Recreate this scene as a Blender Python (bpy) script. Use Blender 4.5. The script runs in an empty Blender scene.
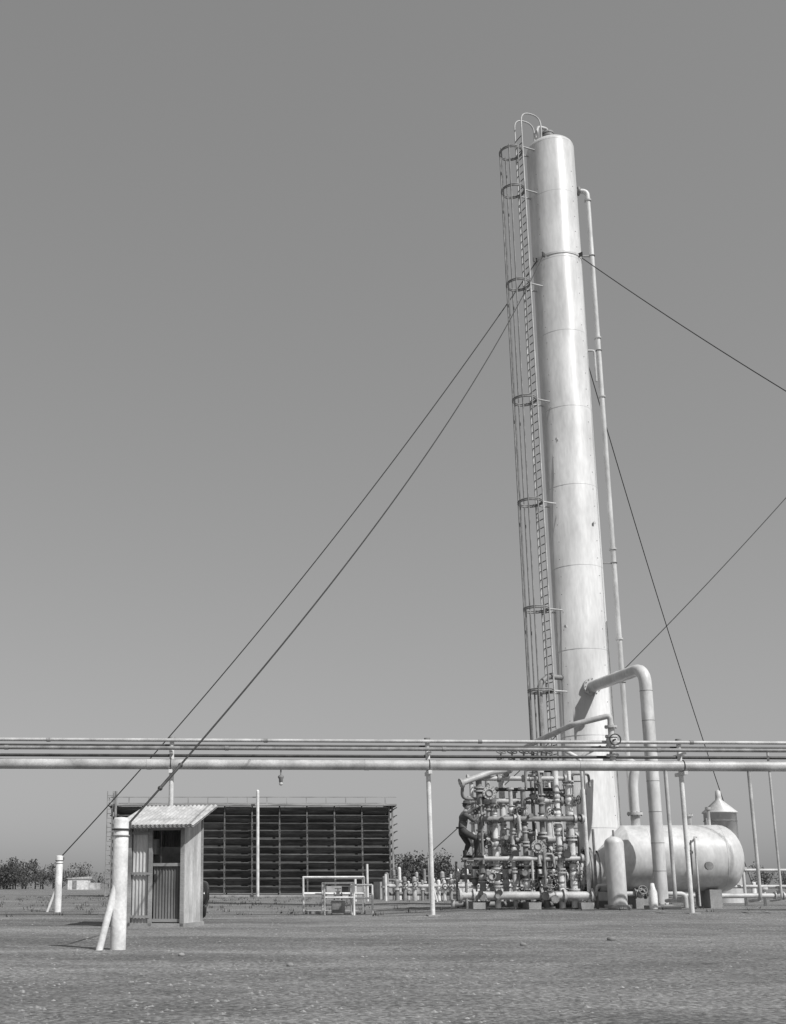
import bpy, bmesh, math, random
from mathutils import Vector, Matrix, noise
R = random.Random(7)
scene = bpy.context.scene
V = Vector

# ------------------------------------------------------------------ materials
def mat(name, c, rough=0.6, var=0.25, scale=3.0, bump=0.0, bscale=40.0, metal=0.0, stretch=(1,1,1), var2=0.12, scale2=25.0, spec=0.4):
    m = bpy.data.materials.new(name); m.use_nodes = True
    nt = m.node_tree; N = nt.nodes; L = nt.links
    b = N["Principled BSDF"]
    b.inputs["Roughness"].default_value = rough
    b.inputs["Metallic"].default_value = metal
    b.inputs["Specular IOR Level"].default_value = spec
    tc = N.new("ShaderNodeTexCoord"); mp = N.new("ShaderNodeMapping")
    mp.inputs["Scale"].default_value = stretch
    L.new(tc.outputs["Object"], mp.inputs["Vector"])
    n1 = N.new("ShaderNodeTexNoise"); n1.inputs["Scale"].default_value = scale; n1.inputs["Detail"].default_value = 6
    n2 = N.new("ShaderNodeTexNoise"); n2.inputs["Scale"].default_value = scale2; n2.inputs["Detail"].default_value = 4
    L.new(mp.outputs[0], n1.inputs["Vector"]); L.new(mp.outputs[0], n2.inputs["Vector"])
    r1 = N.new("ShaderNodeMapRange"); r1.inputs[1].default_value = 0.3; r1.inputs[2].default_value = 0.7
    r1.inputs[3].default_value = c*(1-var); r1.inputs[4].default_value = c*(1+var)
    L.new(n1.outputs["Fac"], r1.inputs[0])
    r2 = N.new("ShaderNodeMapRange"); r2.inputs[1].default_value = 0.3; r2.inputs[2].default_value = 0.7
    r2.inputs[3].default_value = 1-var2; r2.inputs[4].default_value = 1+var2
    L.new(n2.outputs["Fac"], r2.inputs[0])
    mu = N.new("ShaderNodeMath"); mu.operation = 'MULTIPLY'; mu.use_clamp = True
    L.new(r1.outputs[0], mu.inputs[0]); L.new(r2.outputs[0], mu.inputs[1])
    L.new(mu.outputs[0], b.inputs["Base Color"])
    if bump > 0:
        n3 = N.new("ShaderNodeTexNoise"); n3.inputs["Scale"].default_value = bscale; n3.inputs["Detail"].default_value = 5
        L.new(mp.outputs[0], n3.inputs["Vector"])
        bp = N.new("ShaderNodeBump"); bp.inputs["Strength"].default_value = bump; bp.inputs["Distance"].default_value = 0.02
        L.new(n3.outputs["Fac"], bp.inputs["Height"]); L.new(bp.outputs[0], b.inputs["Normal"])
    return m

M_shell = mat("aluminium_paint_shell", 0.56, 0.38, 0.2, 1.1, 0.25, 2.2, stretch=(1.6,1.6,0.35), var2=0.08, scale2=9)
M_alu   = mat("aluminium_paint", 0.56, 0.42, 0.2, 1.6, 0.15, 6, stretch=(1.3,1.3,0.6), var2=0.10, scale2=9)
M_alu2  = mat("aluminium_paint_pipe", 0.46, 0.45, 0.3, 2.0, 0.15, 20)
M_white = mat("white_paint", 0.66, 0.55, 0.22, 3.0, 0.2, 30, var2=0.12)
M_mid   = mat("weathered_grey_metal", 0.24, 0.55, 0.35, 4.0, 0.2, 30)
M_dark  = mat("dark_iron", 0.06, 0.5, 0.4, 4.0, 0.2, 30)
M_wire  = mat("steel_cable", 0.03, 0.6, 0.2, 3.0)
M_corr  = mat("galvanised_sheet", 0.46, 0.5, 0.3, 1.8, 0.1, 30, stretch=(2,2,.5))
M_corrd = mat("dark_galvanised_sheet", 0.14, 0.6, 0.3, 2.2, stretch=(2,2,.5))
M_wood  = mat("weathered_wood", 0.085, 0.85, 0.5, 0.9, 0.3, 20, stretch=(.5,1,3), var2=0.3, scale2=5)
M_woodm = mat("grey_weathered_wood", 0.125, 0.85, 0.45, 1.0, 0.3, 20, stretch=(.5,1,3), var2=0.3, scale2=5)
M_woodl = mat("light_weathered_wood", 0.28, 0.85, 0.4, 1.2, 0.3, 20, stretch=(.5,1,2))
M_black = mat("dark_interior", 0.02, 0.9, 0.2, 2)
M_conc  = mat("concrete", 0.32, 0.85, 0.2, 2.5, 0.4, 40)
M_leaf  = mat("tree_foliage", 0.085, 0.8, 0.5, 0.6, var2=0.3, scale2=3)
M_weed  = mat("dry_weeds", 0.09, 0.9, 0.4, 0.6, var2=0.3, scale2=3)
M_trunk = mat("tree_bark", 0.06, 0.9, 0.3, 3)
M_stone = mat("stone", 0.24, 0.9, 0.5, 2.0, 0.4, 30)
M_car   = mat("black_car_paint", 0.02, 0.2, 0.2, 3)
M_glass = mat("dark_glass", 0.02, 0.08, 0.1, 3)
M_rub   = mat("rubber", 0.02, 0.8, 0.2, 3)
M_skin  = mat("skin", 0.3, 0.6, 0.1, 8)
M_shirt = mat("work_shirt", 0.11, 0.85, 0.35, 6, 0.5, 25)
M_pants = mat("work_trousers", 0.05, 0.85, 0.3, 6, 0.5, 25)
M_hat   = mat("felt_hat", 0.07, 0.85, 0.2, 6)

# ------------------------------------------------------------------ mesh builder
class MB:
    def __init__(s): s.v=[]; s.f=[]; s.m=[]; s.s=[]; s.mats=[]
    def mi(s, m):
        if m not in s.mats: s.mats.append(m)
        return s.mats.index(m)
    def add(s, vs, fs, m, smooth=False):
        o=len(s.v); s.v += [tuple(v) for v in vs]; k=s.mi(m)
        for f in fs:
            s.f.append([i+o for i in f]); s.m.append(k); s.s.append(smooth)
    def tube(s, pts, r, m, seg=10, caps=True):
        pts=[V(p) for p in pts]; n=len(pts)
        if not hasattr(r,'__len__'): r=[r]*n
        vs=[]; prev=None
        for i,p in enumerate(pts):
            if i==0: t=pts[1]-p
            elif i==n-1: t=p-pts[i-1]
            else: t=(pts[i+1]-p).normalized()+(p-pts[i-1]).normalized()
            t.normalize()
            if prev is None:
                a=V((0,0,1)) if abs(t.z)<0.9 else V((1,0,0))
                u=t.cross(a).normalized()
            else:
                u=(prev-t*prev.dot(t)).normalized()
            prev=u; w=t.cross(u)
            for k in range(seg):
                an=2*math.pi*k/seg
                vs.append(p+(u*math.cos(an)+w*math.sin(an))*r[i])
        fs=[]
        for i in range(n-1):
            for k in range(seg):
                k2=(k+1)%seg
                fs.append([i*seg+k,i*seg+k2,(i+1)*seg+k2,(i+1)*seg+k])
        s.add(vs,fs,m,True)
        if caps:
            s.add(vs[:seg],[list(range(seg))[::-1]],m)
            s.add(vs[-seg:],[list(range(seg))],m)
    def cyl(s,p0,p1,r,m,seg=16,r1=None):
        s.tube([p0,p1],[r,r if r1 is None else r1],m,seg)
    def pipe(s,pts,r,m,bend=0.4,seg=12):
        pts=[V(p) for p in pts]; out=[pts[0]]
        for i in range(1,len(pts)-1):
            a,b,c=pts[i-1],pts[i],pts[i+1]
            d1=(a-b); d2=(c-b); q=min(bend,d1.length*.48,d2.length*.48)
            A=b+d1.normalized()*q; C=b+d2.normalized()*q
            for k in range(7):
                t=k/6; out.append(A*(1-t)**2+b*2*t*(1-t)+C*t*t)
        out.append(pts[-1]); s.tube(out,r,m,seg)
    def lathe(s,c,ax,prof,m,seg=24,smooth=True):
        c=V(c); ax=V(ax).normalized(); a=V((0,0,1)) if abs(ax.z)<0.9 else V((1,0,0))
        u=ax.cross(a).normalized(); w=ax.cross(u); vs=[]
        for (h,r) in prof:
            for k in range(seg):
                an=2*math.pi*k/seg; vs.append(c+ax*h+(u*math.cos(an)+w*math.sin(an))*max(r,1e-4))
        fs=[[i*seg+k,i*seg+(k+1)%seg,(i+1)*seg+(k+1)%seg,(i+1)*seg+k] for i in range(len(prof)-1) for k in range(seg)]
        s.add(vs,fs,m,smooth)
    def disc(s,c,ax,r,th,m,seg=20,bolts=0,mb=None):
        c=V(c); ax=V(ax).normalized(); s.cyl(c-ax*th/2,c+ax*th/2,r,m,seg)
        if bolts:
            a=V((0,0,1)) if abs(ax.z)<0.9 else V((1,0,0)); u=ax.cross(a).normalized(); w=ax.cross(u)
            for k in range(bolts):
                an=2*math.pi*k/bolts; q=c+(u*math.cos(an)+w*math.sin(an))*r*.85
                s.cyl(q-ax*(th/2+r*.09),q+ax*(th/2+r*.09),r*.065,mb or m,6)
    def ring(s,c,ax,Rr,r,m,seg=24,rs=6,a0=0,a1=2*math.pi,ref=None):
        c=V(c); ax=V(ax).normalized(); a=V(ref) if ref else (V((0,0,1)) if abs(ax.z)<0.9 else V((1,0,0)))
        u=(a-ax*a.dot(ax)).normalized(); w=ax.cross(u); full=abs(a1-a0-2*math.pi)<1e-4
        pts=[c+(u*math.cos(a0+(a1-a0)*k/seg)+w*math.sin(a0+(a1-a0)*k/seg))*Rr for k in range(seg+1)]
        s.tube(pts,r,m,rs,caps=not full)
    def box(s,c,sz,m,rot=0.0,M=None):
        c=V(c); hx,hy,hz=sz[0]/2,sz[1]/2,sz[2]/2
        vs=[V((x,y,z)) for x in(-hx,hx) for y in(-hy,hy) for z in(-hz,hz)]
        Mr = M if M is not None else Matrix.Rotation(rot,3,'Z')
        vs=[Mr@v+c for v in vs]
        s.add(vs,[[0,1,3,2],[4,6,7,5],[0,4,5,1],[2,3,7,6],[0,2,6,4],[1,5,7,3]],m)
    def ball(s,c,r,m,seg=12,rings=8,sc=(1,1,1)):
        c=V(c); vs=[]
        for i in range(rings+1):
            th=math.pi*i/rings
            for k in range(seg):
                an=2*math.pi*k/seg
                vs.append(c+V((math.sin(th)*math.cos(an)*r*sc[0],math.sin(th)*math.sin(an)*r*sc[1],math.cos(th)*r*sc[2])))
        fs=[[i*seg+k,(i+1)*seg+k,(i+1)*seg+(k+1)%seg,i*seg+(k+1)%seg] for i in range(rings) for k in range(seg)]
        s.add(vs,fs,m,True)
    def loft(s,secs,m,smooth=True,closed=True,caps=True):
        n=len(secs[0]); vs=[p for sec in secs for p in sec]
        fs=[[i*n+k,i*n+(k+1)%n,(i+1)*n+(k+1)%n,(i+1)*n+k] for i in range(len(secs)-1) for k in range(n if closed else n-1)]
        s.add(vs,fs,m,smooth)
        if caps: s.add(secs[0],[list(range(n))[::-1]],m); s.add(secs[-1],[list(range(n))],m)
    def corr(s,o,u,v,m,pitch=0.07,amp=0.012,jit=0.0):
        o,u,v=V(o),V(u),V(v); nrm=u.cross(v).normalized(); n=max(4,int(u.length/pitch*6)); vs=[]
        for i in range(n+1):
            t=i/n; off=nrm*amp*math.sin(2*math.pi*t*u.length/pitch)
            vs+= [o+u*t+off, o+u*t+off+v]
        s.add(vs,[[2*i,2*i+2,2*i+3,2*i+1] for i in range(n)],m,True)
    def done(s,name,parent=None):
        me=bpy.data.meshes.new(name); me.from_pydata(s.v,[],s.f)
        for m in s.mats: me.materials.append(m)
        me.polygons.foreach_set("material_index",s.m); me.polygons.foreach_set("use_smooth",s.s)
        me.update(); o=bpy.data.objects.new(name,me); scene.collection.objects.link(o)
        if parent: o.parent=parent
        return o
def empty(name):
    e=bpy.data.objects.new(name,None); e.empty_display_size=.3; scene.collection.objects.link(e); return e
def sm(a,b,x):
    t=min(1,max(0,(x-a)/(b-a))); return t*t*(3-2*t)
def g(x,y):
    z=0.12*sm(26,30.5,y)*sm(3,6,x)*(1-sm(45,60,y))
    if 4<y<70 and abs(x)<40: z+=0.022*noise.noise(V((x*.45,y*.45,0)))+0.012*noise.noise(V((x*1.6,y*1.6,3)))
    return z

# ------------------------------------------------------------------ ground
def coords(a,b,st,far,gr):
    c=[]; x=a
    while x<=b: c.append(x); x+=st
    p=[]; x=b; d=st
    while x<far: d*=gr; x+=d; p.append(x)
    q=[]; x=a; d=st
    while x>-far: d*=gr; x-=d; q.append(x)
    return q[::-1]+c+p
xs=coords(-12,22,.22,3500,1.5); ys=coords(5,42,.22,3500,1.5)
vs=[(x,y,g(x,y)) for y in ys for x in xs]; nx=len(xs)
fs=[(j*nx+i,j*nx+i+1,(j+1)*nx+i+1,(j+1)*nx+i) for j in range(len(ys)-1) for i in range(nx-1)]
me=bpy.data.meshes.new("ground"); me.from_pydata(vs,[],fs); me.polygons.foreach_set("use_smooth",[True]*len(fs))
go=bpy.data.objects.new("ground",me); scene.collection.objects.link(go)
m=bpy.data.materials.new("gravel_ground"); m.use_nodes=True; nt=m.node_tree; N=nt.nodes; L=nt.links; b=N["Principled BSDF"]
b.inputs["Roughness"].default_value=.95; b.inputs["Specular IOR Level"].default_value=.1
tc=N.new("ShaderNodeTexCoord")
def nz(sc,det=5,stretch=None,rough=.6):
    n=N.new("ShaderNodeTexNoise"); n.inputs["Scale"].default_value=sc; n.inputs["Detail"].default_value=det; n.inputs["Roughness"].default_value=rough
    if stretch:
        mp=N.new("ShaderNodeMapping"); mp.inputs["Scale"].default_value=stretch; L.new(tc.outputs["Object"],mp.inputs[0]); L.new(mp.outputs[0],n.inputs[0])
    else: L.new(tc.outputs["Object"],n.inputs[0])
    return n
def mr(src,a,b_,c,d):
    r=N.new("ShaderNodeMapRange"); r.inputs[1].default_value=a; r.inputs[2].default_value=b_; r.inputs[3].default_value=c; r.inputs[4].default_value=d
    L.new(src,r.inputs[0]); return r.outputs[0]
def mul(a,b_):
    q=N.new("ShaderNodeMath"); q.operation='MULTIPLY'; L.new(a,q.inputs[0]); L.new(b_,q.inputs[1]); return q.outputs[0]
big=mr(nz(.22,5,(.45,1.5,1)).outputs["Fac"],.36,.64,.15,.255)
med=mr(nz(1.1,7,(.55,1,1),.7).outputs["Fac"],.35,.65,.78,1.18)
fin=mr(nz(22,6,None,.75).outputs["Fac"],.35,.65,.6,1.4)
vo=N.new("ShaderNodeTexVoronoi"); vo.inputs["Scale"].default_value=30; L.new(tc.outputs["Object"],vo.inputs["Vector"])
vc=N.new("ShaderNodeRGBToBW"); L.new(vo.outputs["Color"],vc.inputs[0])
vv=mr(vc.outputs[0],.2,.8,.66,1.34)
L.new(mul(mul(mul(big,med),fin),vv),b.inputs["Base Color"])
bp=N.new("ShaderNodeBump"); bp.inputs["Strength"].default_value=.75; bp.inputs["Distance"].default_value=.022
ad=N.new("ShaderNodeMath"); ad.operation='SUBTRACT'; L.new(nz(16,6,None,.8).outputs["Fac"],ad.inputs[0]); L.new(mr(vo.outputs["Distance"],0,.6,0,.3),ad.inputs[1])
L.new(ad.outputs[0],bp.inputs["Height"]); L.new(bp.outputs[0],b.inputs["Normal"])
me.materials.append(m)

# loose stones
mb=MB()
for i in range(5200):
    y=6.5+ (R.random()**1.5)*24; x=-2+ (R.random()-.5)*(y*.95)+y*.11
    r=R.choice([.006,.008,.010,.012,.015,.022]) * R.uniform(.7,1.2)
    z=g(x,y)
    vs=[]
    for d in ((1,0,0),(0,1,0),(-1,0,0),(0,-1,0),(0,0,.55),(0,0,-.5)):
        k=r*R.uniform(.7,1.4); vs.append((x+d[0]*k,y+d[1]*k,z+d[2]*k))
    mb.add(vs,[(0,1,4),(1,2,4),(2,3,4),(3,0,4),(1,0,5),(2,1,5),(3,2,5),(0,3,5)],M_stone,False)
for (x,y,r) in ((3.55,15.5,.035),(.3,11.5,.03),(-.9,13.2,.03),(5.2,17,.05)):
    mb.ball((x,y,g(x,y)+r*.4),r,M_stone,7,5,(1.4,1,.8))
mb.done("gravel_stones")

# sparse weeds
mb=MB()
for i in range(620):
    y=R.uniform(30,90); x=R.uniform(-18,16) if R.random()<.6 else R.uniform(-14,4)
    z=g(x,y)
    for k in range(7):
        a=R.uniform(0,6.28); h=R.uniform(.04,.16); q=R.uniform(.02,.09); w=.014
        px,py=x+R.uniform(-.15,.15),y+R.uniform(-.15,.15)
        mb.add([(px-w*math.sin(a),py+w*math.cos(a),z),(px+w*math.sin(a),py-w*math.cos(a),z),(px+q*math.cos(a),py+q*math.sin(a),z+h)],[(0,1,2)],M_weed)
mb.done("weeds")

# ------------------------------------------------------------------ distillation tower
TX,TY,TR=10.97,37.0,.87
def tower():
    e=empty("distillation_tower")
    mb=MB()
    prof=[(0,TR+.12),(.12,TR+.12),(.121,TR),(27.75,TR)]
    for k in range(1,11):
        a=k/10*math.pi/2; prof.append((27.75+.42*math.sin(a),TR*math.cos(a)))
    mb.lathe((TX,TY,.1),(0,0,1),prof,M_shell,64)
    mb.done("shell",e)
    mb=MB()
    for z in (2.6,5.6,8.5,11.4,14.3,17.2,20.1,23.0,25.7,27.85):
        mb.lathe((TX,TY,z),(0,0,1),[(-.022,TR-.002),(-.008,TR+.003),(.008,TR+.003),(.022,TR-.002)],M_shell,64)
    for k,z in enumerate([x*.62+3 for x in range(39)]):
        for an in (215,308):
            a=math.radians(an+ (k%2)*1.5); mb.ball((TX+TR*math.cos(a),TY+TR*math.sin(a),z),.018,M_mid,6,4)
    for (an,z,r) in ((250,6.0,.07),(300,12.9,.05),(228,16.0,.05),(222,9.3,.05)):
        a=math.radians(an); d=V((math.cos(a),math.sin(a),0)); p=V((TX,TY,z))+d*TR
        mb.cyl(p-d*.05,p+d*.06,r*.6,M_alu,12); mb.disc(p+d*.06,d,r,.03,M_alu,14)
    # guy collar
    mb.lathe((TX,TY,23.15),(0,0,1),[(-.04,TR),(-.04,TR+.02),(.04,TR+.02),(.04,TR)],M_alu,48,False)
    for an in (200,225,315,50):
        a=math.radians(an); d=V((math.cos(a),math.sin(a),0)); mb.box(V((TX,TY,23.15))+d*(TR+.08),(.16,.03,.16),M_dark,a)
    # top nozzles
    mb.cyl((TX-.05,TY,28.1),(TX-.05,TY,28.55),.12,M_alu,14); mb.disc((TX-.05,TY,28.5),(0,0,1),.24,.09,M_mid,18,8,M_dark); mb.disc((TX-.05,TY,28.62),(0,0,1),.24,.07,M_mid,18,8,M_dark)
    mb.pipe([(TX-.05,TY,28.6),(TX-.05,TY,28.85),(TX-.45,TY-.15,28.85),(TX-.55,TY-.2,28.3)],.06,M_alu2,.15)
    mb.cyl((TX+.35,TY,28.0),(TX+.35,TY,28.45),.05,M_mid,10)
    mb.disc((TX+.35,TY,28.45),(0,0,1),.09,.05,M_mid,12)
    mb.done("seams_and_nozzles",e)
    # ladder
    mb=MB(); th=math.radians(20); n=V((-math.cos(th),-math.sin(th),0)); t=V((.342,-.94,0)).normalized()
    C=V((TX,TY,0)); lp=C+n*1.36
    for s_ in (-1,1):
        q=lp+t*.22*s_
        pts=[(q.x,q.y,.15),(q.x,q.y,28.85)]
        e2=C+n*.5+t*.22*s_
        mb.pipe([pts[0],(q.x,q.y,29.1),(e2.x,e2.y,29.1),(e2.x,e2.y,28.0)],.028,M_alu2,.42,8)
    z=.5
    while z<28.3:
        a=lp+t*.22; b_=lp-t*.22; mb.cyl((a.x,a.y,z),(b_.x,b_.y,z),.016,M_dark,6); z+=.3
    for z in (3,7.1,9.9,13.7,17.5,22.0,25.8,27.6):
        for s_ in (-1,1):
            a=lp+t*.22*s_; b_=C+n*(TR-.03)+t*.2*s_
            mb.cyl((a.x,a.y,z),(b_.x,b_.y,z),.028,M_alu2,8)
    mb.done("ladder",e)
    mb=MB(); cc=C+n*1.74
    for z in (4.0,7.1,9.9,13.7,17.5,22.0,25.8,27.4):
        for dz in (-.03,.03):
            mb.ring((cc.x,cc.y,z+dz),(0,0,1),.41,.026,M_mid,28,6,ref=n)
    for an in (-95,-48,0,48,95):
        a=math.radians(an); d=Matrix.Rotation(a,3,'Z')@n; q=cc+d*.41
        mb.cyl((q.x,q.y,3.4),(q.x,q.y,27.5),.027,M_mid,6)
    mb.done("ladder_cage",e)
    # overhead side line
    mb=MB()
    X=12.27; Y=37.0
    mb.pipe([(TX+.5,Y,26.2),(X,Y,26.2),(X,Y,1.0),(X,Y+.3,.6)],.088,M_alu,.22,12)
    for z in (25.8,20.2,17.9,12.2,9.0,5.2): mb.disc((X,Y,z),(0,0,1),.125,.06,M_alu2,14)
    mb.disc((TX+TR+.1,Y,26.2),(1,0,0),.17,.07,M_mid,14,8,M_dark)
    for z in (19.7,11.7,7.5,23.5):
        mb.box((TX+TR+.22,Y,z),(.5,.06,.05),M_mid); mb.ring((X,Y,z),(0,0,1),.1,.02,M_mid,14)
    mb.pipe([(TX+TR-.05,Y-.2,19.6),(X-.22,Y-.2,19.6),(X-.22,Y-.2,18.4)],.04,M_alu2,.1)
    mb.done("side_pipe",e)
    # instrument line
    mb=MB()
    for (an,z0,z1,r) in ((325,1,9.5,.02),):
        a=math.radians(an); q=V((TX+(TR+.04)*math.cos(a),TY+(TR+.04)*math.sin(a),0)); mb.cyl((q.x,q.y,z0),(q.x,q.y,z1),r,M_mid,6)
    mb.done("instrument_line",e)
    # vapour line to reboiler (big elbow pipe)
    mb=MB()
    P=[(10.95,36.3,7.2),(11.62,32.95,7.22),(11.62,32.95,.1)]
    mb.pipe(P,.185,M_alu,.55,20)
    d=(V(P[1])-V(P[0])).normalized()
    mb.disc(V(P[0])+d*.12,d,.30,.12,M_alu2,20,12,M_mid)
    for f in (.3,.55,.75): mb.ring(V(P[0])+d*3.4*f,d,.182,.011,M_alu2,20)
    for z in (6.5,5.6,4.7,3.8,2.9,2.0,1.2): mb.ring((11.62,32.95,z),(0,0,1),.18,.012,M_mid,20)
    mb.disc((11.62,32.95,.2),(0,0,1),.3,.12,M_mid,20,10,M_dark)
    mb.box((11.62,32.95,.12),(.8,.8,.2),M_conc)
    mb.done("vapour_line",e)
    mb=MB(); mb.lathe((TX,TY,-.1),(0,0,1),[(0,1.25),(.42,1.25),(.42,.3)],M_conc,8,False); mb.done("foundation",e)
tower()

# neighbouring column outside the frame, carries the far guy wire
e=empty("distillation_tower")
mb=MB(); prof=[(0,.8),(38,.8)]+[(38+.4*math.sin(k/6*math.pi/2),.8*math.cos(k/6*math.pi/2)) for k in range(1,7)]
mb.lathe((43,58,0),(0,0,1),prof,M_shell,40); mb.done("shell",e)
mb=MB()
for z in range(3,38,3): mb.lathe((43,58,z),(0,0,1),[(-.04,.8),(-.03,.81),(.03,.81),(.04,.8)],M_alu,40)
for q in (-.2,.2): mb.cyl((42,58+q,1),(42,58+q,38.5),.03,M_mid,6)
for k in range(122): mb.cyl((42,57.8,1+k*.3),(42,58.2,1+k*.3),.014,M_mid,5)
for z in (4,12,20,28,36): mb.box((42.15,58,z),(.4,.5,.05),M_mid)
mb.done("ladder",e)

# ------------------------------------------------------------------ guy wires and anchor posts
def wire(a,b_,sag,r=.018,tb=None):
    a,b_=V(a),V(b_); mb=MB(); pts=[]
    for k in range(41):
        u=k/40; p=a.lerp(b_,u); p.z-=4*sag*u*(1-u); pts.append(p)
    mb.tube(pts,r,M_wire,6)
    if tb:
        i=int(tb*40); mb.tube([pts[i],pts[i].lerp(pts[i+1],.8)],[.022,.022],M_dark,8)
        mb.ball(pts[i],.035,M_dark,8,6); mb.ball(pts[i].lerp(pts[i+1],.8),.035,M_dark,8,6)
    mb.done("guy_wire")
wire((10.15,36.8,23.15),(-6.2,35.0,1.6),.8,.02)
wire((10.3,36.4,23.15),(-1.72,14.55,1.55),.95,.014,.95)
wire((11.75,36.6,23.2),(25,20,1.4),.9)
wire((11.4,37.8,23.1),(23.0,53,.7),1.0)
wire((42.2,58,36.6),(7.55,50,2.2),1.4,.022)
def post(x,y,h,r,bx,by,bh,br):
    mb=MB(); z=g(x,y)
    mb.lathe((x,y,z-.2),(0,0,1),[(0,r),(h+.2-z,r),(h+.23-z,r*.85),(h+.24-z,0)],M_white,24)
    mb.tube([(bx,by,g(bx,by)-.1),(x,y,bh)],[br,br],M_white,12)
    mb.ring((x,y,h-.12),(0,0,1),r+.008,.012,M_dark,20); mb.ring((x,y,h-.2),(0,0,1),r+.008,.01,M_mid,20)
    mb.box((x+r*.7,y+r*.7,h-.06),(.08,.08,.08),M_dark,.7)
    mb.done("anchor_post")
post(-1.79,14.5,1.62,.1,-2.02,14.3,1.0,.045)
post(-6.2,35,1.66,.11,-6.55,35,.9,.04)
post(25,20,1.5,.11,25.6,19.6,1.0,.045)
post(23,53,.9,.12,23.4,53.3,.5,.05)
post(7.5,50,2.2,.09,7.8,50,1.2,.04)

# ------------------------------------------------------------------ pipe rack
def ry(x): return 28.4+.035*(x+5.5)
e=empty("overhead_pipe_rack")
mb=MB()
x0,x1=-32,44
mb.tube([(x0,ry(x0),3.83),(x1,ry(x1),3.83)],.135,M_alu2,20)
mb.tube([(x0,ry(x0)+.1,4.47),(x1,ry(x1)+.1,4.45)],.045,M_alu2,10)
mb.tube([(x0,ry(x0)-.2,4.22),(x1,ry(x1)-.2,4.22)],.05,M_mid,10)
mb.tube([(x0,ry(x0)+.35,4.36),(x1,ry(x1)+.35,4.34)],.035,M_dark,8)
mb.tube([(x0,ry(x0)+.25,4.08),(x1,ry(x1)+.25,4.08)],.04,M_dark,8)
x=x0+1.1
while x<x1:
    mb.tube([(x,ry(x),3.83),(x+.12,ry(x+.12),3.83)],.143,M_alu2,20)
    mb.tube([(x+2,ry(x+2)-.2,4.22),(x+2.1,ry(x+2.1)-.2,4.22)],.06,M_mid,10)
    mb.tube([(x+3,ry(x+3)+.1,4.46),(x+3.1,ry(x+3.1)+.1,4.46)],.055,M_mid,10)
    x+=5.6
mb.done("pipes",e)
mb=MB()
for k in range(-4,6):
    x=4.38+6.66*k; y=ry(x)+.2
    mb.cyl((x,y,g(x,y)-.2),(x,y,4.52),.06,M_white,14)
    mb.box((x,y-.02,3.64),(.09,.7,.09),M_white); mb.box((x,y,4.13),(.08,.75,.07),M_white)
    mb.cyl((x,y,4.5),(x,y,4.56),.08,M_mid,12)
    mb.box((x,y,g(x,y)-.03),(.3,.3,.1),M_conc,.1)
    mb.ring((x,ry(x),3.83),(1,0,0),.145,.012,M_dark,18)
mb.done("support_posts",e)
mb=MB()  # drops, valves on rack
for (x,z0,r) in ((10.55,3.75,.05),(12.75,3.8,.045),(13.3,4.2,.03)):
    y=ry(x)-.02; mb.pipe([(x,y,z0),(x,y,.45),(x+.02,y+.7,.4)],r,M_alu2,.15)
x=9.2; y=ry(x)
mb.cyl((x,y,3.85),(x,y,4.95),.08,M_alu2,12)
for z in (4.1,4.35,4.6,4.85): mb.disc((x,y,z),(0,0,1),.16,.06,M_alu2,16,8,M_mid)
mb.ball((x,y,4.48),.15,M_alu2); mb.ring((x,y-.3,4.48),(0,1,0),.14,.018,M_dark); mb.cyl((x,y,4.48),(x,y-.3,4.48),.025,M_dark,8)
mb.pipe([(x,y,4.9),(x,y,5.15),(x-.9,y+.3,4.95),(x-1.3,y+2,4.8),(x-1.3,y+4.4,4.8)],.075,M_alu2,.2)
mb.done("drop_pipes",e)
# hanging lamp
e=empty("hanging_lamp"); mb=MB(); x=.54; y=ry(x)
mb.cyl((x,y,3.72),(x,y,3.55),.02,M_mid,8)
mb.lathe((x,y,3.36),(0,0,1),[(0,.03),(.02,.05),(.1,.055),(.13,.075),(.16,.08),(.2,.05),(.2,0)],M_mid,14); mb.done("fixture",e)
mb=MB(); mb.ball((x,y,3.34),.05,M_white,10,8); mb.done("globe",e)

# ------------------------------------------------------------------ valve manifold
def valve(mb,p,ax,s,wdir,wl=None):
    p=V(p); ax=V(ax).normalized(); wd=V(wdir).normalized(); wl=wl or s*2.6
    body=R.choice([M_alu2,M_mid,M_alu2,M_white]); 
    mb.lathe(p-ax*s*1.2,ax,[(0,s*.6),(s*.4,s*.75),(s*.8,s*1.0),(s*1.2,s*1.1),(s*1.6,s*1.0),(s*2,s*.75),(s*2.4,s*.6)],body,14)
    for k in (-1,1): mb.disc(p+ax*s*1.25*k,ax,s*1.25,s*.3,R.choice([M_alu2,M_mid]),16,8,M_dark)
    mb.cyl(p,p+wd*s*1.5,s*.6,body,12); mb.disc(p+wd*s*1.5,wd,s*.85,s*.25,M_mid,12,6,M_dark)
    mb.cyl(p+wd*s*1.5,p+wd*wl,s*.16,M_dark,8)
    a=V((0,0,1)) if abs(wd.z)<.9 else V((1,0,0)); u=wd.cross(a).normalized(); w=wd.cross(u)
    for q in (-1,1): mb.cyl(p+wd*s*1.5+u*s*.35*q,p+wd*(wl-s*.3)+u*s*.12*q,s*.08,body,6)
    c=p+wd*wl; wm=R.choice([M_dark,M_dark,M_mid]); mb.ring(c,wd,s*1.05,s*.12,wm,20,6)
    for k in range(4):
        an=k*math.pi/2+.4; mb.cyl(c,c+(u*math.cos(an)+w*math.sin(an))*s*1.05,s*.08,wm,5)
e=empty("valve_manifold")
mb=MB(); mw=MB()
cols=[6.5,6.95,7.4,7.85,8.35,8.8,9.2]
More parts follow.
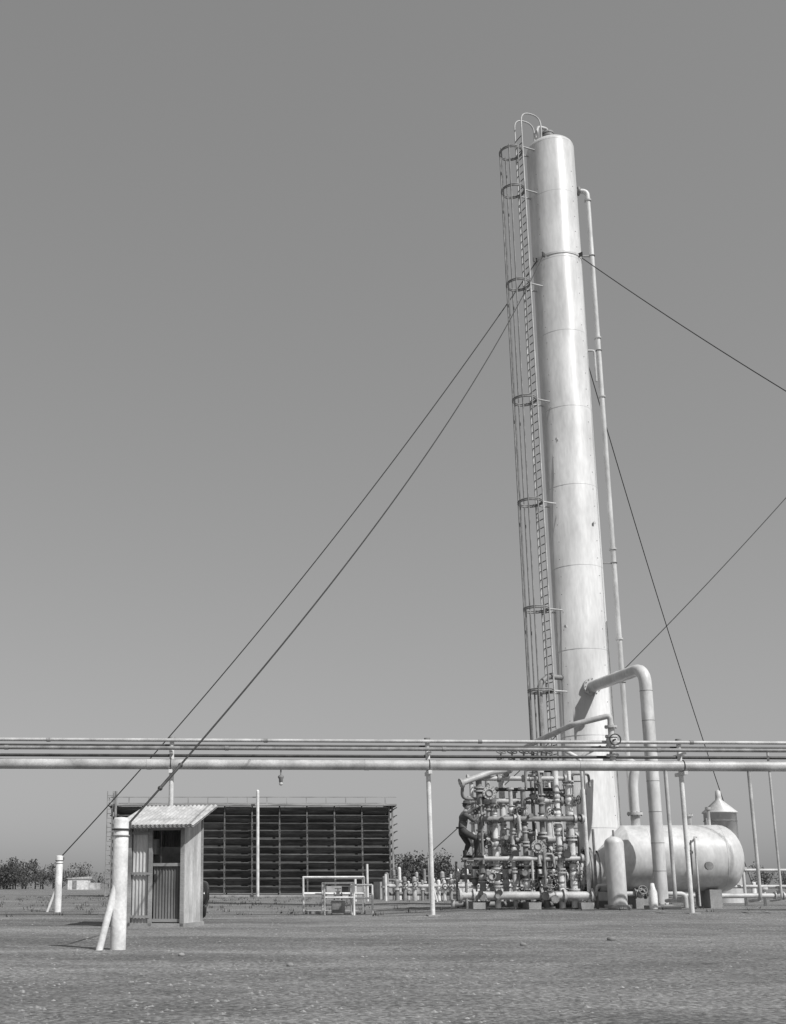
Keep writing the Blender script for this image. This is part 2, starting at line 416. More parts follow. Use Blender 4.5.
for row,yy in ((0,33.2),(1,34.3)):
    for i,x in enumerate(cols):
        x+=R.uniform(-.05,.05); top=R.choice([3.3,3.6,4.1,4.3]) if 0<i else 3.9
        r=R.choice([.06,.075,.09,.1]); m_=R.choice([M_alu2,M_white,M_mid])
        mb.cyl((x,yy,.15),(x,yy,top),r,m_,14)
        mw.disc((x,yy,top),(0,0,1),r*1.8,.06,M_alu2,16,8,M_dark)
        z=.55+R.uniform(0,.4)
        while z<top-.3:
            k=R.random()
            if k<.6:
                valve(mw,(x,yy,z),(0,0,1),R.uniform(.09,.12),(R.choice([-1,1]),-R.uniform(.2,1.2),R.uniform(-.1,.3)) if row==0 else (R.choice([-1,1]),-.3,0))
            else:
                for q in (-.05,.05): mw.disc((x,yy,z+q),(0,0,1),r*1.7,.05,M_alu2,16,8,M_dark)
            z+=R.uniform(.42,.7)
for (z,ya,xa,xb,r,m_) in ((.5,33.0,5.8,9.6,.12,M_alu2),(1.05,34.4,6.0,9.7,.09,M_mid),(1.55,33.0,6.35,9.4,.07,M_alu2),(2.15,34.2,6.4,9.6,.12,M_alu2),(2.7,33.05,6.4,9.5,.08,M_mid),
                          (3.3,34.2,6.4,9.6,.09,M_alu2),(3.9,33.2,6.2,9.1,.07,M_alu2),(4.32,33.6,7.2,10.2,.06,M_mid),(3.6,33.5,6.6,8.9,.05,M_dark),(1.3,33.35,6.2,9.2,.04,M_dark),(.25,33.7,5.7,9.8,.08,M_mid)):
    mb.tube([(xa,ya,z),(xb,ya,z)],r,m_,14)
    for xx in (xa,xb): mw.disc((xx,ya,z),(1,0,0),r*1.8,.07,M_alu2,16,8,M_dark)
    x=xa+.4
    while x<xb-.2:
        if R.random()<.55: mw.disc((x,ya,z),(1,0,0),r*1.6,.07,R.choice([M_alu2,M_mid]),16,8,M_dark)
        if R.random()<.3: valve(mw,(x+.25,ya,z),(1,0,0),max(.07,r*.9),(0,-.4,1))
        x+=R.uniform(.45,.8)
# fore-aft connectors
for i in range(16):
    x=R.choice(cols)+R.uniform(-.25,.25); z=R.choice([.5,1.05,1.62,2.15,2.7,3.3,3.9])+R.uniform(-.1,.1)
    y0=32.8+R.uniform(-.1,.1); rr=R.choice([.04,.05,.07]); mb.cyl((x,y0,z),(x,34.4,z),rr,R.choice([M_alu2,M_mid]),12)
    mw.disc((x,y0,z),(0,1,0),rr*1.7,.06,R.choice([M_mid,M_mid,M_dark]),18,8,M_dark)
# larger round blind flanges seen in the group
for (x,z) in ((6.75,3.45),(8.1,1.9),(6.72,1.05)):
    mb.cyl((x,32.9,z),(x,33.8,z),.1,M_alu2,14); mw.disc((x,32.88,z),(0,1,0),.19,.07,M_alu2,22,12,M_dark); mw.ring((x,32.83,z),(0,1,0),.1,.02,M_mid,18)
# small bent tubing
for i in range(34):
    x=R.uniform(6.4,9.6); z=R.uniform(.3,3.8); y=R.uniform(32.7,34.4); dx=R.uniform(-.7,.7); dz=R.uniform(.4,1.1)
    if x+dx<6.45: dx=abs(dx)
    mb.pipe([(x,y,z),(x,y,z+dz),(x+dx,y,z+dz),(x+dx,y-.1,z+dz-.4)],R.choice([.018,.025,.04]),R.choice([M_alu2,M_white,M_dark,M_mid]),.1,8)
# top line going left
mb.pipe([(5.95,32.9,3.74),(7.0,33.1,4.12),(7.6,33.6,4.2),(7.6,35,4.2)],.09,M_alu2,.3)
mb.pipe([(6.0,33.0,3.75),(6.0,33.2,3.3),(6.6,33.3,3.3)],.05,M_mid,.2)
mw.disc((5.95,32.9,3.74),(-1,-.15,-.35),.15,.07,M_alu2,16,8,M_dark)
# upright white lines at right side
mb.pipe([(9.55,33.0,.2),(9.55,33.0,4.45),(9.1,33.0,4.7)],.06,M_white,.2)
mb.pipe([(9.95,34.4,1.2),(9.95,34.4,4.7),(10.6,34.4,5.0)],.05,M_alu2,.2)
mb.pipe([(9.25,36.2,4.0),(9.25,36.2,7.3),(9.6,36.4,7.6),(10.3,36.8,7.6)],.09,M_mid,.3)
# top handwheels
for x in (7.25,7.6,7.95,8.3,8.62):
    valve(mw,(x,33.6,4.34),(1,0,0),.13,(R.uniform(-.15,.15),-.5,1),.42)
mb.done("pipes",e); mw.done("valves",e)
mb=MB(); 
for x in (6.3,7.9,9.4): mb.box((x,33.7,.16),(.35,1.9,.3),M_conc)
for x in (5.98,9.75):
    for y in (32.95,34.5): mb.cyl((x,y,.1),(x,y,1.5 if x<7 else 2.4),.04,M_mid,8)
# bracket the man stands on, tied into the manifold
mb.box((6.13,32.6,1.537),(.62,.34,.05),M_mid)
for x in (5.95,6.3): mb.cyl((x,32.7,1.49),(x,33.1,1.49),.03,M_mid,8)
mb.cyl((5.9,33.02,1.49),(6.5,33.02,1.49),.035,M_mid,8)
mb.cyl((6.5,32.3,2.80),(6.5,32.95,2.80),.024,M_mid,8); mb.cyl((6.5,32.5,3.07),(6.5,32.95,3.07),.024,M_mid,8)
mb.cyl((6.5,32.95,1.4),(6.5,32.95,3.3),.04,M_mid,8)
mb.done("supports",e)

# ------------------------------------------------------------------ kettle reboiler
e=empty("horizontal_reboiler_tank"); mb=MB()
A=V((10.9,34.75,1.6)); ax=V((1,-.09,0)).normalized()
prof=[(-.55,.62),(-.5,.62),(.25,1.0),(.3,1.0)]+[(3.1+.0,1.0)]+[(3.1+.68*math.sin(k/9*math.pi/2),1.0*math.cos(k/9*math.pi/2)) for k in range(1,10)]
u=V((0,0,1)).cross(ax).normalized(); secs=[]
for (h,r) in prof:
    c=A+ax*h; c.z=.6+r if h<.3 else 1.6
    secs.append([c+u*r*math.cos(2*math.pi*k/40)+V((0,0,1))*r*math.sin(2*math.pi*k/40) for k in range(40)])
mb.loft(secs,M_alu,caps=False)
c0=A+ax*-.55; c0.z=1.22
mb.cyl(c0-ax*.75,c0+ax*.02,.56,M_alu,32)
mb.disc(c0-ax*.35,ax,.72,.09,M_mid,32,24,M_dark); mb.disc(c0-ax*.24,ax,.72,.09,M_mid,32)
mb.disc(c0-ax*.8,ax,.70,.10,M_mid,32,24,M_dark)
mb.lathe(c0-ax*.86,-ax,[(0,.5),(.06,.45),(.1,.25),(.12,0)],M_dark,28)
for h in (.9,1.95,3.08): mb.lathe(A+ax*h,ax,[(-.02,.998),(-.01,1.005),(.01,1.005),(.02,.998)],M_alu,40)
mb.done("shell",e)
mb=MB()
for (h,r,H) in ((.7,.14,2.95),(2.3,.08,2.9),(2.9,.05,3.1)):
    p=A+ax*h; mb.cyl((p.x,p.y,2.5),(p.x,p.y,H),r,M_alu2,14); mb.disc((p.x,p.y,H),(0,0,1),r*1.7,.08,M_alu2,16,8,M_dark)
p=A+ax*.7
mb.pipe([(p.x,p.y,2.9),(p.x,p.y,3.9),(p.x+.15,p.y,4.5),(p.x-.5,p.y+.9,4.75)],.15,M_alu,.4,16)
p=A+ax*1.9-V((0,1.0,0)); mb.ball((p.x,p.y-.02,1.75),.07,M_mid); mb.cyl((p.x,p.y,1.1),(p.x,p.y-.1,2.1),.025,M_mid,8)
mb.pipe([(p.x+.25,p.y+.1,2.2),(p.x+.1,p.y-.15,2.2),(p.x+.1,p.y-.15,.2)],.03,M_alu2,.08)
mb.cyl((13.2,33.35,1.35),(13.2,33.25,1.35),.12,M_mid,16)
valve(mb,(11.1,33.25,.55),(1,0,0),.12,(0,-1,.4)); mb.pipe([(10.3,33.3,.3),(10.3,33.3,.55),(12.4,33.2,.55),(12.4,33.2,.15)],.07,M_alu2,.15)
mb.lathe((11.25,32.6,.1),(0,0,1),[(0,.12),(.5,.12),(.6,.08),(.75,.05),(.76,0)],M_white,14)
mb.done("fittings",e)
mb=MB()
for h in (.55,2.7):
    p=A+ax*h; mb.box((p.x,p.y,.36),(.35,1.5,.62),M_conc,-.09)
mb.done("saddles",e)

# vertical vessel
e=empty("vertical_pressure_vessel"); mb=MB()
pr=[(0,.27),(1.85,.27)]+[(1.85+.2*math.sin(k/6*math.pi/2),.27*math.cos(k/6*math.pi/2)) for k in range(1,7)]
mb.lathe((10.2,32.5,.12),(0,0,1),pr,M_alu,28); mb.done("shell",e)
mb=MB(); mb.disc((10.2,32.5,.2),(0,0,1),.38,.1,M_conc,20)
mb.cyl((10.2,32.5,2.1),(10.2,32.5,2.35),.03,M_mid,8); mb.pipe([(10.0,32.6,.8),(9.7,32.7,.8),(9.7,32.9,.5)],.04,M_alu2,.1); mb.done("fittings",e)

# conical vessel behind
e=empty("cone_roof_tank"); mb=MB()
mb.lathe((18.45,45,0),(0,0,1),[(0,.62),(3.6,.62),(3.61,.68),(3.65,.68),(4.15,.12),(4.25,.12),(4.5,.1),(4.55,0)],M_alu,28); mb.done("shell",e)
mb=MB(); mb.ring((18.45,45,3.3),(0,0,1),.63,.02,M_mid,24); mb.cyl((17.75,44.6,0),(17.75,44.6,3.4),.05,M_alu2,8); mb.done("fittings",e)
for (x,y,h,r) in ((17.0,47,1.6,.5),):
    e=empty("storage_tank"); mb=MB(); mb.lathe((x,y,0),(0,0,1),[(0,r),(h,r),(h+.2,r*.6),(h+.28,0)],M_alu,24); mb.done("shell",e)
    mb=MB(); mb.ring((x,y,h),(0,0,1),r,.03,M_mid,24); mb.cyl((x-r-.1,y,0),(x-r-.1,y,h),.04,M_alu2,8); mb.done("fittings",e)
# low pipework beyond the reboiler at right
e=empty("low_pipe_run"); mb=MB()
for (z,yy,r) in ((.45,38.2,.08),(.75,38.6,.06),(1.3,39.0,.05)): mb.cyl((13.5,yy,z),(30,yy,z),r,M_alu2,12)
for k in range(14):
    x=14.3+k*.95+R.uniform(-.2,.2); h=R.uniform(.6,1.6); mb.cyl((x,38.4,0),(x,38.4,h),R.choice([.05,.08]),R.choice([M_alu2,M_white,M_mid]),10)
    mb.disc((x,38.4,h),(0,0,1),.13,.07,M_alu2,14)
    if k%3==0: valve(mb,(x+.4,38.2,.45),(1,0,0),.11,(0,-.3,1))
mb.done("pipes",e)

# ------------------------------------------------------------------ shed
e=empty("corrugated_metal_shed")
u=V((math.cos(math.radians(13)),-math.sin(math.radians(13)),0)); w=V((math.sin(math.radians(13)),math.cos(math.radians(13)),0))
FR=V((-1.5,22.05,0)); FL=FR-u*1.08; D=1.3
def P(a,b_,z): q=FL+u*a+w*b_; return V((q.x,q.y,z))
rotz=-math.radians(13)
mb=MB(); zf,zb=2.0,2.36
mb.corr(P(.05,0,.08),u*.36,V((0,0,1.9)),M_corr)
mb.corr(P(.0,D,.08),u*1.08,V((0,0,2.2)),M_corr)
def sidewall(a):
    n=60; vs=[]; nn=u
    for i in range(n+1):
        t=i/n; off=u*.012*math.sin(2*math.pi*t*D/.1); vs+= [P(a,D*t,.03)+off,P(a,D*t,zf-.03+(zb-zf)*t)+off]
    mb.add(vs,[[2*i,2*i+2,2*i+3,2*i+1] for i in range(n)],M_corr,True)
sidewall(0); sidewall(1.08)
mb.done("walls",e)
mb=MB()
for (a,b_,h) in ((0,0,zf),(1.08,0,zf),(0,D,zb),(1.08,D,zb),(.43,0,zf),):
    mb.box(P(a,b_-.02 if b_==0 else b_,h/2),(.07,.06,h-.04),M_woodl,rotz)
mb.box(P(.74,-.03,1.9),(.6,.05,.1),M_woodl,rotz); mb.box(P(.24,-.045,1.02),(.38,.03,.05),M_woodl,rotz); mb.box(P(.54,D/2,.03),(1.2,D+.1,.1),M_conc,rotz)
mb.box(P(.24,-.045,.2),(.38,.03,.05),M_woodl,rotz); mb.box(P(.24,-.045,1.8),(.38,.03,.05),M_woodl,rotz)
mb.done("frame",e)
mb=MB()
mb.corr(P(.47,.05,.12),u*.58,V((0,0,1.05)),M_corrd,.06,.01)
mb.box(P(.76,.03,1.19),(.58,.05,.06),M_woodl,rotz); mb.box(P(.76,.03,.13),(.58,.05,.06),M_woodl,rotz)
mb.box(P(.62,.05,1.55),(.02,.02,.7),M_dark,rotz); mb.box(P(.52,.04,.95),(.05,.04,.12),M_dark,rotz)
mb.done("door",e)
mb=MB(); mb.box(P(.54,.7,1.3),(.8,.3,.5),M_mid,rotz); mb.box(P(.3,.5,1.55),(.2,.2,.3),M_white,rotz); mb.box(P(.54,.7,1.02),(.95,.9,.04),M_wood,rotz); mb.done("instrument_cabinet",e)
mb=MB()
o0=P(-.24,-.28,zf-.06); sl=w*(D+.5); sl=V((sl.x,sl.y,(zb-zf)*(D+.5)/D)); mb.corr(o0,u*1.62,sl,M_corr,.09,.016)
mb.corr(o0-V((0,0,.03)),u*1.62,sl,M_corr,.09,.016)
mb.box(P(.57,-.24,zf-.08),(1.5,.05,.07),M_woodl,rotz)
mb.done("roof",e)

# ------------------------------------------------------------------ cooling tower
e=empty("cooling_tower"); mb=MB(); X0,X1,Y0,Y1=-10.3,9.2,80,85; H=6.3
mb.box(((X0+X1)/2,(Y0+Y1)/2,H/2+.1),(X1-X0-.5,Y1-Y0-.5,H-.3),M_wood); mb.done("fill",e)
mb=MB(); rows=11; step=6.05/rows
def louver(a,b_,out,z):
    a,b_,out=V(a),V(b_),V(out); L_=(b_-a).length; n=max(1,round(L_/2.0))
    for k in range(n):
        p=a.lerp(b_,k/n+.004); q=a.lerp(b_,(k+1)/n-.004); j=R.uniform(-.03,.03)
        for s_,(h0,h1,o0,o1) in enumerate(((0,.22,0,.16),(.23,.44,.17,.34))):
            zz=z+j*.5
            vs=[p+V((0,0,zz+h0))+out*o0,q+V((0,0,zz+h0))+out*o0,q+V((0,0,zz+h1))+out*o1,p+V((0,0,zz+h1))+out*o1]
            vs2=[v+out*.03-V((0,0,.012)) for v in vs]
            mb.add(vs+vs2,[(0,1,2,3),(7,6,5,4),(0,4,5,1),(3,2,6,7),(1,5,6,2),(0,3,7,4)],R.choice([M_wood,M_wood,M_woodm]))
        vs=[p+out*.36+V((0,0,z+.41+j)),q+out*.36+V((0,0,z+.41+j)),q+out*.36+V((0,0,z+.46+j)),p+out*.36+V((0,0,z+.46+j))]
        vs2=[v+out*.04 for v in vs]; mb.add(vs+vs2,[(0,1,2,3),(7,6,5,4),(0,4,5,1),(3,2,6,7),(1,5,6,2),(0,3,7,4)],R.choice([M_wood,M_woodm,M_woodm]))
for k in range(rows):
    z=.25+k*step
    louver((X0,Y0,0),(X1,Y0,0),(0,-1,0),z); louver((X1,Y0,0),(X1,Y1,0),(1.5,0,0),z)
    louver((X0,Y1,0),(X0,Y0,0),(-1,0,0),z); louver((X1,Y1,0),(X0,Y1,0),(0,1,0),z)
mb.done("louvers",e)
mb=MB(); n=round((X1-X0)/2.0)
for k in range(n+1):
    x=X0+(X1-X0)*k/n
    for y,o in ((Y0,-.22),(Y1,.22)): mb.box((x,y+o,H/2),(.10,.12,H),M_woodm)
for k in range(3):
    y=Y0+(Y1-Y0)*(k)/2
    for x,o in ((X0,-.24),(X1,.24)): mb.box((x+o,y,H/2),(.12,.13,H),M_woodl)
mb.box(((X0+X1)/2,(Y0+Y1)/2,.02),(X1-X0+1,Y1-Y0+1,.22),M_conc)
mb.done("columns",e)
mb=MB()
mb.box(((X0+X1)/2,Y0-.25,H+.06),(X1-X0+1.0,.7,.12),M_woodl); mb.box(((X0+X1)/2,Y1+.25,H+.06),(X1-X0+1.0,.7,.12),M_woodl)
mb.box((X1+.2,(Y0+Y1)/2,H+.064),(.7,Y1-Y0,.12),M_woodl); mb.box((X0-.2,(Y0+Y1)/2,H+.064),(.7,Y1-Y0,.12),M_woodl)
for y in (Y0-.5,Y1+.5):
    x=X0-.4
    while x<=X1+.5: mb.box((x,y,H+.35),(.06,.06,.55),M_woodl); x+=1.4
    mb.box(((X0+X1)/2,y,H+.6),(X1-X0+1,.05,.06),M_woodl); 
mb.done("walkway",e)
mb=MB()
mb.cyl((-.15,79,0),(-.15,79,7.3),.11,M_white,12); mb.pipe([(-.15,79,7.1),(-.15,79,7.3),(-.15,82,7.3)],.1,M_white,.2)
mb.cyl((X0+.1,79.2,0),(X0+.1,79.2,7.3),.1,M_mid,12)
for q in (-.2,.2): mb.cyl((X0-.3+q,79.3,0),(X0-.3+q,79.3,7.3),.035,M_woodl,6)
for k in range(22): mb.cyl((X0-.5,79.3,.3+k*.32),(X0-.1,79.3,.3+k*.32),.025,M_woodl,5)
mb.done("riser_pipes",e)

# ------------------------------------------------------------------ guard railing
e=empty("pipe_guard_railing"); mb=MB()
def rail(pts,h,gx=True):
    for i,p in enumerate(pts):
        z=g(*p); mb.cyl((p[0],p[1],z-.1),(p[0],p[1],z+h),.03,M_white,10)
    for a,b_ in zip(pts,pts[1:]):
        for hh in (h,h*.55): mb.cyl((a[0],a[1],g(*a)+hh),(b_[0],b_[1],g(*b_)+hh),.028,M_white,8)
rail([(2.95,32.2),(1.22,32.0),(1.3,34.0),(3.1,34.2),(2.95,32.2)],1.02)
rail([(1.75,30.9),(2.55,30.9),(2.55,31.8),(1.75,31.8),(1.75,30.9)],.85)
rail([(2.55,31.4),(3.1,31.4)],.8)
mb.done("rails",e)
mb=MB(); mb.box((2.15,31.35,.2),(.35,.35,.35),M_mid); valve(mb,(2.15,31.35,.5),(1,0,0),.08,(0,0,1)); mb.box((2.1,33,.02),(1.5,1.6,.12),M_conc); mb.done("pump",e)

# ------------------------------------------------------------------ background pipe header row
e=empty("pipe_header"); mb=MB()
mb.cyl((6.6,60,.75),(16,60,.75),.1,M_alu2,12); mb.cyl((6.6,60.6,.35),(16,60.6,.35),.1,M_mid,12)
for row in range(2):
    x=6.7+row*.2; yy=60+row*3
    while x<15.8:
        h=R.uniform(.9,1.75); r=R.uniform(.06,.13); mt=R.choice([M_white,M_alu2,M_mid]); mb.cyl((x,yy,0),(x,yy,h),r,mt,8); mb.ball((x,yy,h),r,mt,8,6)
        mb.disc((x,yy,h*.6),(0,0,1),r*1.5,.1,M_alu2,10)
        if R.random()<.4: mb.ring((x,yy-.3,h*.75),(0,1,0),.15,.025,M_dark,12); mb.cyl((x,yy,h*.75),(x,yy-.3,h*.75),.03,M_dark,6)
        if R.random()<.4: mb.cyl((x,yy,h*.8),(x+.4,yy,h*.8),.05,mt,6)
        x+=R.uniform(.3,.55)
mb.done("pipes",e)
mb=MB()
for x in (4.7,5.3,6.2): mb.cyl((x,56,0),(x,56,R.uniform(1,1.9)),.06,M_white,8)
for k in range(9): mb.box((4.2+k*1.5,66,.3),(.9,.9,.6+R.uniform(0,.8)),R.choice([M_conc,M_mid,M_alu2]),R.uniform(0,.5))
mb.done("pedestals",e)

# low building at the far left
e=empty("low_shed_building"); mb=MB()
mb.box((-32.6,205,.95),(3.6,3,1.9),M_white); mb.box((-29.9,206,.6),(1.7,2.4,1.2),M_alu2); mb.done("walls",e)
mb=MB(); mb.loft([[V((-34.6,y,1.9)),V((-34.6,y,2.0)),V((-30.6,y,2.3)),V((-30.6,y,1.9))] for y in (203.3,206.8)],M_corr,False); mb.done("roof",e)
mb=MB(); mb.box((-33.2,203.49,.85),(.8,.06,1.5),M_mid); mb.done("door",e)

# ------------------------------------------------------------------ parked car behind the shed
e=empty("parked_car"); mb=MB(); cx,cy=-2.14,25.2
def sec(y,wd,h,zc,n=24,p=3.2):
    out=[]
    for k in range(n):
        a=2*math.pi*k/n; c_,s_=math.cos(a),math.sin(a)
        out.append(V((cx+wd/2*abs(c_)**(2/p)*(1 if c_>=0 else -1),cy+y,zc+h/2*abs(s_)**(2/p)*(1 if s_>=0 else -1))))
    return out
mb.loft([sec(0,.9,.35,.65),sec(.12,1.2,.6,.72),sec(.5,1.35,.75,.78),(sec(1.6,1.42,.8,.8)),sec(2.8,1.3,.78,.8),sec(3.6,.8,.72,.82),sec(4.25,.6,.7,.8)],M_car)
mb.loft([sec(.3,.8,.4,1.1),sec(.5,1.15,.7,1.2),sec(.9,1.3,.85,1.27),sec(2.0,1.32,.88,1.28),sec(2.5,1.25,.7,1.2),sec(2.75,1.15,.3,1.1)],M_car)
mb.done("body",e)
mb=MB()
for sx in (-1,1):
    for y in (.75,3.6):
        pts=[(cx+sx*.72,cy+y+.5*math.cos(a),.36+.42*math.sin(a)) for a in [math.radians(q) for q in range(-5,186,19)]]
        mb.tube(pts,[.06]+[.13]*(len(pts)-2)+[.06],M_car,10)
    mb.box((cx+sx*.74,cy+2.2,.32),(.24,1.9,.05),M_car); mb.ball((cx+sx*.42,cy+4.1,.95),.11,M_car)
    mb.ball((cx+sx*.6,cy+.15,.75),.05,M_mid)
mb.done("fenders",e)
mb=MB()
for sx in (-1,1):
    for y in (.75,3.6):
        c=(cx+sx*.7,cy+y,.36); mb.ring(c,(1,0,0),.28,.085,M_rub,24,10); mb.disc(c,(1,0,0),.2,.08,M_mid,20)
mb.done("wheels",e)
mb=MB(); mb.box((cx,cy+.42,1.38),(.6,.14,.25),M_glass)
for sx in (-1,1):
    for y in (1.1,1.85): mb.box((cx+sx*.655,cy+y,1.4),(.03,.55,.3),M_glass)
mb.cyl((cx-.75,cy-.12,.5),(cx+.75,cy-.12,.5),.04,M_alu2,8); mb.done("windows_and_bumper",e)

# ------------------------------------------------------------------ distant trees
mb=MB()
def tree(x,y,h,nl=420):
    w_=h*R.uniform(.45,.75); mb.tube([(x,y,0),(x+R.uniform(-.2,.2),y,h*.5),(x+R.uniform(-.5,.5),y,h*.85)],[h*.03,h*.02,h*.006],M_trunk,6)
    blobs=[]
    for k in range(R.randint(7,11)):
        bx,by,bz=x+R.uniform(-1,1)*w_*.7,y+R.uniform(-1,1)*w_*.5,h*R.uniform(.16,.86); blobs.append((bx,by,bz,h*R.uniform(.12,.22)))
        mb.tube([(x,y,min(h*.35,bz)),(bx,by,bz)],[h*.012,h*.004],M_trunk,4)
    for k in range(nl):
        bx,by,bz,br=R.choice(blobs); d=V((R.gauss(0,1),R.gauss(0,1),R.gauss(0,.8))); d=d.normalized()*br*R.uniform(.4,1.15)
        c=V((bx,by,max(.1,bz+d.z)))+V((d.x,d.y,0)); s_=h*.028*R.uniform(.6,1.5)
        a=V((R.gauss(0,1),R.gauss(0,1),R.gauss(0,1))).normalized(); b2=a.cross(V((R.gauss(0,1),R.gauss(0,1),R.gauss(0,1)))).normalized()
        mb.add([c-a*s_,c+b2*s_*.7,c+a*s_,c-b2*s_*.7],[(0,1,2,3)],M_leaf)
for k in range(130):
    y=R.uniform(235,300); x=-100+k*2.0+R.uniform(-2,2)
    tree(x,y,R.uniform(3.0,5.0) if R.random()<.75 else R.uniform(5,6.8),280)
for k in range(26): tree(-52+R.uniform(-1,1)*R.uniform(0,16),R.uniform(212,240),R.uniform(3.5,6.8))
for k in range(24): tree(24+R.uniform(0,28),R.uniform(215,240),R.uniform(4.5,8))
mb.done("distant_trees")

# ------------------------------------------------------------------ worker climbing the manifold
e=empty("worker")
wy=32.62
J={ 'pel':(5.84,wy,2.36,.15),'sp1':(5.85,wy,2.52,.135),'ch':(5.92,wy,2.70,.16),'nk':(5.97,wy,2.87,.065),'hd':(5.99,wy,2.97,.06),
 'sL':(5.95,wy-.2,2.79,.075),'eL':(6.16,wy-.24,2.61,.056),'hL':(6.40,wy-.08,2.80,.036),
 'sR':(5.95,wy+.19,2.80,.075),'eR':(6.19,wy+.22,2.93,.056),'hR':(6.4,wy+.18,3.07,.036),
 'pL':(5.87,wy-.11,2.30,.12),'kL':(6.24,wy-.13,2.11,.085),'aL':(6.23,wy-.1,1.68,.052),
 'pR':(5.87,wy+.11,2.30,.12),'kR':(6.05,wy+.12,1.96,.085),'aR':(5.93,wy+.08,1.68,.052)}
E=[('pel','sp1'),('sp1','ch'),('ch','nk'),('nk','hd'),('ch','sL'),('sL','eL'),('eL','hL'),('ch','sR'),('sR','eR'),('eR','hR'),
 ('pel','pL'),('pL','kL'),('kL','aL'),('pel','pR'),('pR','kR'),('kR','aR')]
pts=[J[k][:3] for k in J]; rad=[J[k][3] for k in J]; keys=list(J); ed=[]
for a,b_ in E:
    ia,ib=keys.index(a),keys.index(b_); pa,pb=V(J[a][:3]),V(J[b_][:3]); last=ia
    if (pa-pb).length>.2:
        for t_ in (.18,.5,.82):
            q=pa.lerp(pb,t_); rr=J[a][3]+(J[b_][3]-J[a][3])*t_
            if a[0]=='k' and t_<.4: rr*=1.06
            pts.append(tuple(q)); rad.append(rr); ed.append((last,len(pts)-1)); last=len(pts)-1
    ed.append((last,ib))
me=bpy.data.meshes.new("skel"); me.from_pydata(pts,ed,[])
o=bpy.data.objects.new("skel",me); scene.collection.objects.link(o)
md=o.modifiers.new("s",'SKIN'); md.use_smooth_shade=True
for i in range(len(pts)):
    sv=me.skin_vertices[0].data[i]; sv.radius=(rad[i],rad[i]); sv.use_root=(i==0)
o.modifiers.new("ss",'SUBSURF').levels=2
dg=bpy.context.evaluated_depsgraph_get(); dg.update()
bm_=bpy.data.meshes.new_from_object(o.evaluated_get(dg)); bpy.data.objects.remove(o)
bm_.materials.clear()
for q in (M_shirt,M_pants,M_skin,M_rub): bm_.materials.append(q)
for p in bm_.polygons:
    c=p.center; p.use_smooth=True
    if c.z<2.42 and c.x<6.36: p.material_index=1
    elif c.z>2.90 and c.x<6.07 and abs(c.y-wy)<.09: p.material_index=2
    elif c.x>6.34: p.material_index=2
    else: p.material_index=0
bo=bpy.data.objects.new("body",bm_); scene.collection.objects.link(bo); bo.parent=e
mb=MB()
# boots: shaft, upper, sole - standing on the bracket (top 1.562)
for (ax_,ay) in ((6.23,wy-.1),(5.93,wy+.08)):
    mb.tube([(ax_,ay,1.78),(ax_,ay,1.70),(ax_,ay,1.62)],[.055,.054,.05],M_rub,12)
    mb.ball((ax_+.08,ay,1.605),.045,M_rub,14,10,(3.0,1.0,.85)); mb.ball((ax_-.01,ay,1.61),.047,M_rub,12,8,(1.2,.95,1.0))
    mb.box((ax_+.07,ay,1.572),(.27,.085,.02),M_rub); mb.box((ax_-.03,ay,1.578),(.07,.08,.03),M_rub)
mb.done("boots",e)
mb=MB()
pt=[(5.845+.137*math.cos(a),wy+.137*math.sin(a),2.425) for a in [2*math.pi*k/24 for k in range(25)]]
mb.tube(pt,.02,M_rub,8,caps=False); mb.done("belt",e)
mb=MB(); hc=V((6.02,wy,3.06))
vs=[]; seg=20; rg=16
for i in range(rg+1):
    t_=math.pi*i/rg
    for k in range(seg):
        a=2*math.pi*k/seg; d=V((math.sin(t_)*math.cos(a),math.sin(t_)*math.sin(a),math.cos(t_)))
        p=V((d.x*.098,d.y*.078,d.z*.122))
        if d.z<-.2: p.y*=1-.3*(-d.z-.2); p.x*=1-.12*(-d.z-.2)
        if d.x>.9 and -.35<d.z<.1: p.x+=.022
        if d.x>.75 and .05<d.z<.3 and abs(d.y)>.25: p.x-=.008
        vs.append(hc+p)
mb.add(vs,[[i*seg+k,(i+1)*seg+k,(i+1)*seg+(k+1)%seg,i*seg+(k+1)%seg] for i in range(rg) for k in range(seg)],M_skin,True)
for s_ in (-1,1):
    mb.ball(hc+V((-.005,.078*s_,-.005)),.028,M_skin,8,6,(.7,.35,1.1)); mb.ball(hc+V((.085,.03*s_,.012)),.011,M_dark,8,6)
mb.ball(hc+V((.088,0,-.055)),.02,M_dark,8,6,(.5,1,.25))
mb.ball(hc+V((-.022,0,.02)),.098,M_dark,14,10,(1,.82,1.0)) # hair
mb.lathe(hc+V((0,0,.055)),(.08,0,1),[(0,.142),(.006,.142),(.012,.105),(.07,.098),(.095,.075),(.09,.03),(.085,0)],M_hat,20)
mb.done("head",e)
mb=MB()
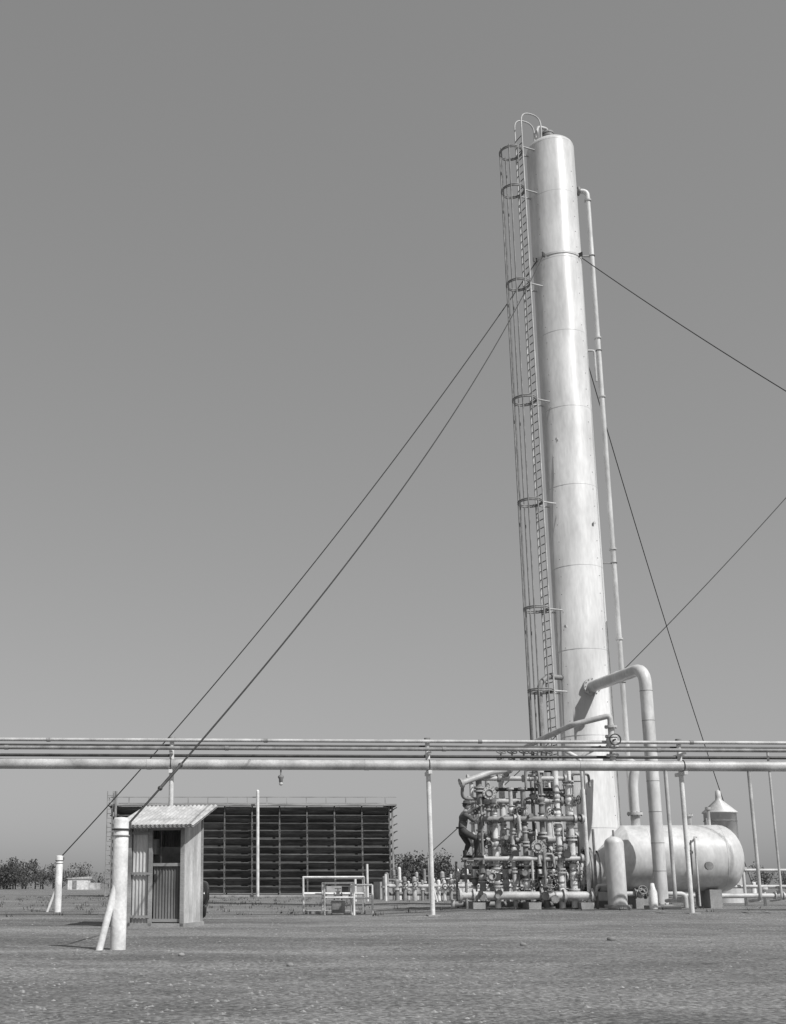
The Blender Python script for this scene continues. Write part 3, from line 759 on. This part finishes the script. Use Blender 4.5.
for h in ((6.40,wy-.08,2.80),(6.4,wy+.18,3.07)):
    h=V(h); mb.ball(h+V((.045,0,.01)),.042,M_skin,10,8,(1.2,.9,.5))
    for k in range(4):
        y=(k-1.5)*.02; l=(.9,1,.95,.8)[k]
        b0=h+V((.08,y,.015)); mb.tube([b0,b0+V((.04*l,0,.012)),b0+V((.062*l,0,-.01)),b0+V((.058*l,0,-.035))],[.0095,.009,.0085,.007],M_skin,6)
    b0=h+V((.03,-.035,0)); mb.tube([b0,b0+V((.03,-.018,-.015)),b0+V((.055,-.01,-.032))],[.012,.01,.008],M_skin,6)
mb.done("hands",e)

# ------------------------------------------------------------------ light, world, camera
az=40; el=46
s=V((math.sin(math.radians(az))*math.cos(math.radians(el)),-math.cos(math.radians(az))*math.cos(math.radians(el)),math.sin(math.radians(el))))
ld=bpy.data.lights.new("sun",'SUN'); ld.energy=4.0; ld.angle=math.radians(.5); ld.color=(1,.995,.985)
lo=bpy.data.objects.new("sun",ld); scene.collection.objects.link(lo); lo.rotation_euler=s.to_track_quat('Z','Y').to_euler()
wd=bpy.data.worlds.new("World"); scene.world=wd; wd.use_nodes=True; nt=wd.node_tree
bg=nt.nodes["Background"]; sk=nt.nodes.new("ShaderNodeTexSky"); sk.sky_type='NISHITA'; sk.sun_disc=False
sk.sun_elevation=math.radians(el); sk.sun_rotation=math.radians(180-az); sk.dust_density=2.0; sk.air_density=1.0
bw=nt.nodes.new("ShaderNodeRGBToBW"); nt.links.new(sk.outputs[0],bw.inputs[0])
pw=nt.nodes.new("ShaderNodeMath"); pw.operation='POWER'; pw.inputs[1].default_value=.45; nt.links.new(bw.outputs[0],pw.inputs[0])
mlt=nt.nodes.new("ShaderNodeMath"); mlt.operation='MULTIPLY'; mlt.inputs[1].default_value=1.8; nt.links.new(pw.outputs[0],mlt.inputs[0])
nt.links.new(mlt.outputs[0],bg.inputs[0]); bg.inputs[1].default_value=.12
cam=bpy.data.cameras.new("camera"); co=bpy.data.objects.new("camera",cam); scene.collection.objects.link(co); scene.camera=co
co.location=(0,0,.8); co.rotation_euler=(math.radians(102.5),0,0)
cam.sensor_fit='AUTO'; cam.sensor_width=36; cam.lens=36*1110/1024; cam.shift_x=.13; cam.shift_y=.124; cam.clip_end=9000; cam.clip_start=.1
scene.view_settings.view_transform='Standard'; scene.view_settings.look='None'; scene.view_settings.exposure=0
